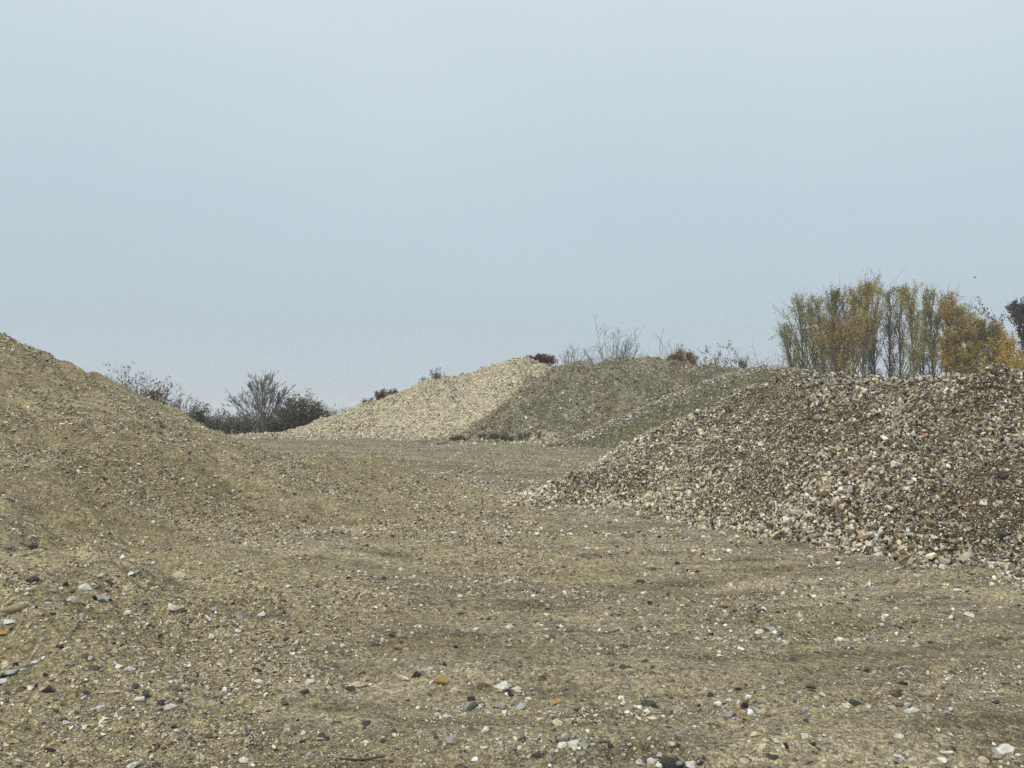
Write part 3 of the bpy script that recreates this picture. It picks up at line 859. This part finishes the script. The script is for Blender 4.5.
RED = [(.17, .085, .062), (.21, .11, .075), (.13, .075, .06)]
ORANGE = [(.33, .17, .075), (.27, .15, .07), (.20, .125, .07)]
BRUSH = [(.16, .10, .06), (.12, .085, .055), (.19, .12, .065)]
GREYGREEN = [(.13, .14, .095), (.17, .165, .11), (.10, .105, .08)]
# by the rubble heap and the poplars
shrub(1008, 338, 62, 78, AMBER, 3.6, 'bright orange gold bush at the right edge under the dark tree', 'autumn_bush', 'bush', seed=1, leafsz=.2, n_st=44, fan=.8)
shrub(857, 366, 22, 80, GOLD, 3.0, 'small gold shrub low in front of the poplar trunks', 'autumn_bush', 'bush', seed=2, leafsz=.17, n_st=24)
shrub(903, 368, 40, 84, GREENISH, 3.0, 'dark green undergrowth bush at the foot of the bare poplars', 'evergreen_bush', 'bush', seed=3, leafsz=.2, n_st=30)
shrub(868, 372, 44, 88, GREENISH, 2.6, 'dark olive bush under the tallest golden poplar', 'evergreen_bush', 'bush', seed=4, leafsz=.2, n_st=30)
shrub(965, 358, 60, 85, BROWNGOLD, 2.6, 'wide brown gold bush filling under the falling side of the row', 'autumn_bush', 'bush', seed=5, leafsz=.2, n_st=40)
shrub(806, 352, 56, 88, OLIVE, .9, 'grey twiggy bush under the left poplars', 'bare_bush', 'bush', seed=6, leafsz=.16, n_st=40, woodc=(.15, .14, .13))
# dark tree at the right edge
poplar(1024, 308, 36, 100, PURPLE, 1.5, 'dark leaved tree cut by the right edge beyond the gold bush', seed=60, fill=(.3, 1), grp=None, leafsz=.24, name='dark_tree', spread=.85, trunkc=(.06, .055, .05))

# bare saplings along the top of the olive spoil heap
GREYWOOD = (.17, .155, .14)
for i, (u, vt, wd, Y, nst, lab) in enumerate([
 (563, 345, 16, 68, 5, 'thin bare sapling at the left of the olive heap crest'),
 (575, 334, 26, 69, 12, 'bare twiggy sapling left of the largest bare one on the crest'),
 (589, 346, 18, 68, 5, 'low bare sapling touching the largest bare one from the left'),
 (612, 319, 50, 68, 30, 'largest bare sapling with a fan of grey branches on the crest'),
 (632, 346, 20, 69, 6, 'low bare sapling right of the largest bare one'),
 (645, 337, 14, 69, 4, 'wispy bare sapling midway along the olive heap crest'),
 (657, 334, 12, 69, 4, 'wispy upright sapling left of the orange bush'),
 (671, 322, 22, 68, 8, 'tall wispy sapling rising behind the orange bush'),
 (681, 337, 14, 69, 4, 'short wispy sapling rising out of the orange bush')]):
    shrub(u, vt, wd, Y, OLIVE, 0, lab, 'bare_sapling', 'sapling', GREYWOOD, seed=20 + i, n_st=nst, grp='bare saplings on the spoil heap', fan=.9, tw=.017, density_twigs=6, base_spread=.1)
for i, (u, vt, wd, Y, nst, dn, lab) in enumerate([
 (703, 341, 12, 66, 4, 1.2, 'leafy stem at the left of the thin row before the poplars'),
 (711, 346, 12, 66, 4, .9, 'short leafy stem just right of the first leafy stem'),
 (721, 339, 12, 67, 4, 1.2, 'tall thin leafy stem in the middle of the thin row'),
 (736, 341, 18, 68, 6, 1.5, 'bushier leafy stem right of the tall thin one'),
 (746, 346, 16, 68, 5, .7, 'low sparse leafy stem right of the bushier one')]):
    shrub(u, vt, wd, Y, GREYGREEN, dn, lab, 'young_tree', 'sapling', GREYWOOD, seed=40 + i, leafsz=.13, n_st=nst, grp='leafy saplings on the spoil heap', fan=.8, tw=.015, density_twigs=4, base_spread=.2)
shrub(768, 336, 46, 76, GREYGREEN, .5, 'greyish bare bush left of the leaning poplar', 'bare_bush', 'bush', GREYWOOD, seed=51, leafsz=.12, n_st=34, fan=.8)
shrub(752, 356, 30, 74, RED, .4, 'low reddish brown twiggy bush on the crest before the poplars', 'bare_bush', 'bush', (.12, .09, .08), seed=52, leafsz=.1, n_st=20)
shrub(541, 354, 36, 64.5, RED, 1.6, 'dense low maroon bush on top of the pale gravel heap', 'maroon_bush', 'bush', (.06, .03, .025), seed=53, leafsz=.10, n_st=60, fan=.85, base_spread=.8)
shrub(682, 348, 32, 63.5, ORANGE, 1.4, 'low orange brown bush on the olive heap crest', 'orange_bush', 'bush', (.13, .06, .03), seed=54, leafsz=.10, n_st=54, fan=.85, base_spread=.7)
shrub(388, 387, 32, 64.5, BRUSH, 1.2, 'low brown bush on the left slope of the pale gravel heap', 'brown_bush', 'bush', (.08, .05, .035), seed=55, leafsz=.10, n_st=44, fan=.85, base_spread=.8)
shrub(438, 367, 22, 64.5, GREYGREEN, .6, 'wispy greenish twigs on the pale gravel heap skyline', 'bare_bush', 'bush', (.16, .15, .10), seed=56, leafsz=.09, n_st=16, fan=.8)
shrub(424, 377, 16, 64.5, GREYGREEN, .5, 'small wispy twigs left of the greenish ones on the pale heap', 'bare_bush', 'bush', (.16, .15, .10), seed=57, leafsz=.09, n_st=10, fan=.8)
shrub(368, 396, 20, 65, GREYGREEN, 1.0, 'small grey twiggy bush lowest on the pale heap skyline', 'bare_bush', 'bush', (.12, .11, .09), seed=58, leafsz=.1, n_st=16, fan=.8)

# behind the earth bank, by the hedge
DK = (.18, .17, .165)
shrub(130, 358, 66, 52, GREYGREEN, .55, 'dark twiggy shrub with grey green leaves on the earth bank skyline', 'bare_bush', 'bush', DK, seed=70, leafsz=.14, n_st=46, fan=.85)
shrub(158, 378, 46, 53, RED, .7, 'reddish twiggy shrub right of the dark one on the bank skyline', 'bare_bush', 'bush', (.10, .07, .065), seed=71, leafsz=.12, n_st=34, fan=.85)
shrub(182, 380, 42, 55, GREYGREEN, .1, 'small bare grey thorn tree at the low end of the earth bank', 'thorn_tree', 'tree', DK, seed=72, n_st=22, fan=.9, tw=.014, base_spread=.12)
shrub(197, 401, 18, 56, GREYGREEN, 1.8, 'small olive grey bush left of the hedge', 'bare_bush', 'bush', DK, seed=73, leafsz=.12, n_st=16)
shrub(302, 391, 46, 66, DARKGREEN, 1.2, 'dark brownish green bush at the right of the bare tree', 'evergreen_bush', 'bush', (.05, .045, .035), seed=74, leafsz=.15, n_st=46, fan=.85)
shrub(326, 399, 34, 72, GREYGREEN, .1, 'pale bare bush between dark green bush and pale heap', 'bare_bush', 'bush', (.16, .15, .14), seed=75, n_st=26)
shrub(346, 404, 24, 74, GREYGREEN, .1, 'faint bare bush showing over the foot of the pale heap', 'bare_bush', 'bush', (.17, .16, .155), seed=76, n_st=16)

# the bare tree: a short trunk that forks low into a round crown of grey branches
def bare_tree(u, vtop, wpx, Y, label, seed):
    r = np.random.default_rng(seed)
    top = at(u, vtop, Y); H = top[2]; R = wpx * .5 * Y / F_PX
    root = empty('bare_tree', (top[0], Y, 0)); tag(root, label, 'tree')
    tr = wander(np.zeros(3), np.array([.02, 0, 1]), H * .20, 5, .04, .05, r)
    wood('trunk', [(tr, .13, .10)], (.11, .10, .09), root, 7, r)
    lines = []
    def grow(p, target, rad, lev):
        L = np.linalg.norm(target - p)
        ln = wander(p, target - p, L, 7, .07, .02, r)
        lines.append((ln, rad, max(.007, rad * .3)))
        if lev == 3: return
        for k in range([8, 6, 4][lev]):
            t = r.uniform(.25, .98); i = t * 7
            pp = np.array([np.interp(i, np.arange(8), ln[:, j]) for j in range(3)])
            d = unit(ln[-1] - ln[0]) + r.normal(0, .42, 3) + np.array([0, 0, .18])
            l = L * r.uniform(.28, .55) * (1.15 - .5 * t)
            grow(pp, pp + unit(d) * l, max(.0085, rad * .42), lev + 1)
    NB = 22
    for k in range(NB):
        th = math.radians(-82 + 164 * (k + .5) / NB) + r.uniform(-.05, .05)
        fr = r.uniform(.86, 1.0) if k % 2 else r.uniform(.62, .85)
        tgt = np.array([math.sin(th) * R * fr, r.uniform(-.6, .6) * R, H * (.30 + .64 * math.cos(th)) * (fr * .5 + .5)])
        grow(tr[r.integers(1, 6)], tgt, .042, 0)
    wood('branches', lines, (.17, .16, .15), root, 4, r)
bare_tree(265, 375, 72, 66, 'round bare tree with fine grey branches standing in the hedge', 8)

# hedge in the distance
def hedge(u0, u1, Y, h0, label, seed):
    r = np.random.default_rng(seed)
    a = at(u0, 437, Y); b = at(u1, 437, Y); L = b[0] - a[0]
    root = empty('hedge', ((a[0] + b[0]) / 2, Y, 0)); tag(root, label, 'hedge')
    lines = []; tips = []
    for i in range(int(L * 42)):
        x = r.uniform(-L / 2, L / 2); y = r.normal(0, .75)
        h = h0 * (1 + .45 * pnoise(np.array([x / 1.3]), np.array([seed * 1.3]))[0]) * r.uniform(.45, 1.12)
        ln = wander(np.array([x, y, 0]), np.array([r.normal(0, .25), r.normal(0, .2), 1]), h, 5, .10, .03, r)
        lines.append((ln, .018, .009)); tips.append(ln)
        for k in range(3):
            l2 = wander(ln[r.integers(2, 6)], np.array([r.normal(0, .6), r.normal(0, .5), .7]), h * r.uniform(.1, .28), 3, .15, .03, r)
            lines.append((l2, .011, .007)); tips.append(l2)
    wood('stems', lines, (.16, .16, .16), root, 3, r)
    P = []
    for ln in tips:
        m = r.poisson(4.5)
        if m:
            t = r.uniform(0, .80, m)
            P.append(np.stack([np.interp(t, np.linspace(0, 1, len(ln)), ln[:, j]) for j in range(3)], 1) + r.normal(0, .09, (m, 3)))
    P = np.concatenate(P)
    V, Fc = leaf_quads(P, .15, r)
    link('foliage', mesh_from('foliage', V, Fc, M_leaf, leaf_cols(len(P), [(.15, .155, .145), (.165, .165, .15), (.14, .14, .14), (.18, .16, .145)], r, .2)), root)
hedge(150, 352, 69, 1.9, 'long dark grey hedge running behind the earth bank and the pale heap', 9)

# dark post standing in the hedge
pt = at(217, 419, 67)
bm = bmesh.new()
bmesh.ops.create_cone(bm, cap_ends=True, segments=8, radius1=.10, radius2=.085, depth=pt[2] - .1)
bmesh.ops.translate(bm, verts=bm.verts[:], vec=(0, 0, (pt[2] - .1) / 2))
bmesh.ops.create_cone(bm, cap_ends=True, segments=8, radius1=.085, radius2=.03, depth=.1)
bmesh.ops.translate(bm, verts=bm.verts[-16:], vec=(0, 0, pt[2] - .05))
me = bpy.data.meshes.new('fence_post'); bm.to_mesh(me); bm.free()
me.materials.append(bark_mat('post_wood', (.04, .038, .036), (.075, .07, .065)))
o = link('fence_post', me); o.location = (pt[0], 67, 0)
tag(o, 'dark wooden post standing up out of the hedge', 'post')

# weeds at the foot of the far heaps
for i, (u, v, wd, lab) in enumerate([
 (488, 438, 22, 'dark green weed clump at the foot of the olive heap, near its left end'),
 (507, 440, 16, 'small green weed clump right of the darker one'),
 (533, 437, 30, 'wide grey green weed clump low on the olive heap'),
 (458, 440, 16, 'small weed clump at the foot of the pale heap')]):
    p = hit(u, v, 20)
    shrub(u, v - 3.5 - wd * .07, wd, p[1] - .2, DARKGREEN if i < 2 else GREYGREEN, 0.45, lab, 'weed_clump', 'weed', (.12, .13, .075), seed=90 + i, leafsz=.07, n_st=26, grp='weed clumps by the far heaps', fan=.85, base_spread=1.0)

# stick lying in the foreground
p = hit(357, 763)
r = np.random.default_rng(5)
ln = wander(np.array([-.16, 0, .012]), np.array([1, .15, 0]), .30, 7, .08, 0, r); ln[:, 2] = .012 + .004 * np.sin(np.arange(8))
V, Fc = tubes([(ln, .006, .004), (wander(ln[4], np.array([.8, .6, 0]), .07, 3, .1, 0, r), .0035, .002)], 6)
o = link('stick', mesh_from('stick', V, Fc, M_twig, np.full((len(V), 3), (.075, .055, .035)), True)); o.location = p
tag(o, 'thin brown stick lying on the dirt at the bottom edge', 'stick')

# bird far up on the right
bp_ = at(975, 277.5, 120)
bm = bmesh.new()
bmesh.ops.create_uvsphere(bm, u_segments=12, v_segments=8, radius=1)
for v in bm.verts:
    x, y, z = v.co
    k = 1.0 - .35 * max(0, x)
    v.co = (x * .20, y * .065 * k, z * .06 * k)
    if x > .86: v.co.x += .05
    if x < -.8: v.co.x -= .07; v.co.y *= 1.6; v.co.z *= .4
def wing(sy):
    pr = [(.09, .05, .01), (.06, .20, .05), (-.02, .40, .09), (-.07, .38, .085), (-.08, .20, .04), (-.08, .05, .005)]
    up = [bm.verts.new((a, b * sy, c + .006)) for a, b, c in pr]; dn = [bm.verts.new((a, b * sy, c - .006)) for a, b, c in pr]
    bm.faces.new(up); bm.faces.new(dn[::-1])
    for i in range(6): bm.faces.new((up[i], dn[i], dn[(i + 1) % 6], up[(i + 1) % 6]))
wing(1); wing(-1)
bmesh.ops.recalc_face_normals(bm, faces=bm.faces[:])
me = bpy.data.meshes.new('bird'); bm.to_mesh(me); bm.free()
me.materials.append(bark_mat('bird_feather', (.02, .02, .022), (.04, .04, .042)))
o = link('bird', me); o.location = bp_; o.rotation_euler = (.15, -.1, 2.3)
tag(o, 'tiny dark bird flying in the sky above the poplars', 'bird')



# ------------------------------------------------------------------ damp air
bm = bmesh.new(); bmesh.ops.create_cube(bm, size=1.0)
for v in bm.verts: v.co = (v.co.x * 3400, v.co.y * 3400, -3 if v.co.z < 0 else 27)
me = bpy.data.meshes.new('haze'); bm.to_mesh(me); bm.free()
hz = bpy.data.materials.new('damp_air'); hz.use_nodes = True
nt = hz.node_tree; nt.nodes.clear()
ho = nt.nodes.new('ShaderNodeOutputMaterial'); pv = nt.nodes.new('ShaderNodeVolumePrincipled')
pv.inputs['Color'].default_value = (.93, .96, 1, 1); pv.inputs['Density'].default_value = .0006
nt.links.new(pv.outputs[0], ho.inputs['Volume'])
me.materials.append(hz)
tag(link('haze', me), kind='stuff')

# ------------------------------------------------------------------ light, sky, camera
SUN_EL, SUN_AZ = D(47), D(-132)     # azimuth from +Y towards +X
w = bpy.data.worlds.new('World'); scene.world = w; w.use_nodes = True
nt = w.node_tree; nt.nodes.clear(); g = G(nt)
out = g.n('ShaderNodeOutputWorld')
sky = g.n('ShaderNodeTexSky', sky_type='NISHITA', sun_disc=False)
sky.sun_elevation = SUN_EL; sky.sun_rotation = SUN_AZ; sky.dust_density = 3.0
b1 = g.n('ShaderNodeBackground'); g.L.new(sky.outputs[0], b1.inputs[0]); b1.inputs[1].default_value = .08
tc = g.n('ShaderNodeTexCoord').outputs['Generated']
sx = g.n('ShaderNodeSeparateXYZ'); g.L.new(tc, sx.inputs[0])
cl = g.noise(g.scalev(tc, (1, 1, 2.5)), 1.6, 3, .5)
el = g.math('ADD', sx.outputs[2], g.math('MULTIPLY', g.math('SUBTRACT', cl, .5), .22))
grad = g.ramp(el, [(0, (.465, .540, .585)), (.12, (.440, .522, .580)), (.27, (.475, .566, .628)), (.46, (.57, .655, .705)), (.75, (.78, .84, .88)), (1, (.90, .95, .98))])
b2 = g.n('ShaderNodeBackground'); g.L.new(grad, b2.inputs[0]); b2.inputs[1].default_value = 1.0
mx = g.n('ShaderNodeMixShader'); mx.inputs[0].default_value = .92
g.L.new(b1.outputs[0], mx.inputs[1]); g.L.new(b2.outputs[0], mx.inputs[2]); g.L.new(mx.outputs[0], out.inputs[0])

ld = bpy.data.lights.new('sun', 'SUN'); ld.energy = 1.5; ld.angle = D(11); ld.color = (1, .95, .86)
lo = link('sun', ld)
lo.rotation_euler = (math.pi / 2 - SUN_EL, 0, math.pi - SUN_AZ)
from mathutils import Vector
sd = Vector((math.sin(SUN_AZ) * math.cos(SUN_EL), math.cos(SUN_AZ) * math.cos(SUN_EL), math.sin(SUN_EL)))
lo.rotation_euler = sd.to_track_quat('Z', 'Y').to_euler(); lo.location = sd * 50

cd = bpy.data.cameras.new('camera'); cd.sensor_width = 36; cd.lens = 36 * F_PX / 1024
cd.clip_start = .1; cd.clip_end = 4000
co = link('camera', cd); co.location = (0, 0, CAM_Z); co.rotation_euler = (math.pi / 2 + PITCH, 0, 0)
scene.camera = co
scene.view_settings.view_transform = 'Standard'; scene.view_settings.look = 'None'
scene.view_settings.gamma = 1; scene.view_settings.exposure = .22
scene.view_settings.use_curve_mapping = False
scene.cycles.use_denoising = False
scene.cycles.volume_bounces = 1; scene.cycles.max_bounces = 6; scene.cycles.diffuse_bounces = 3
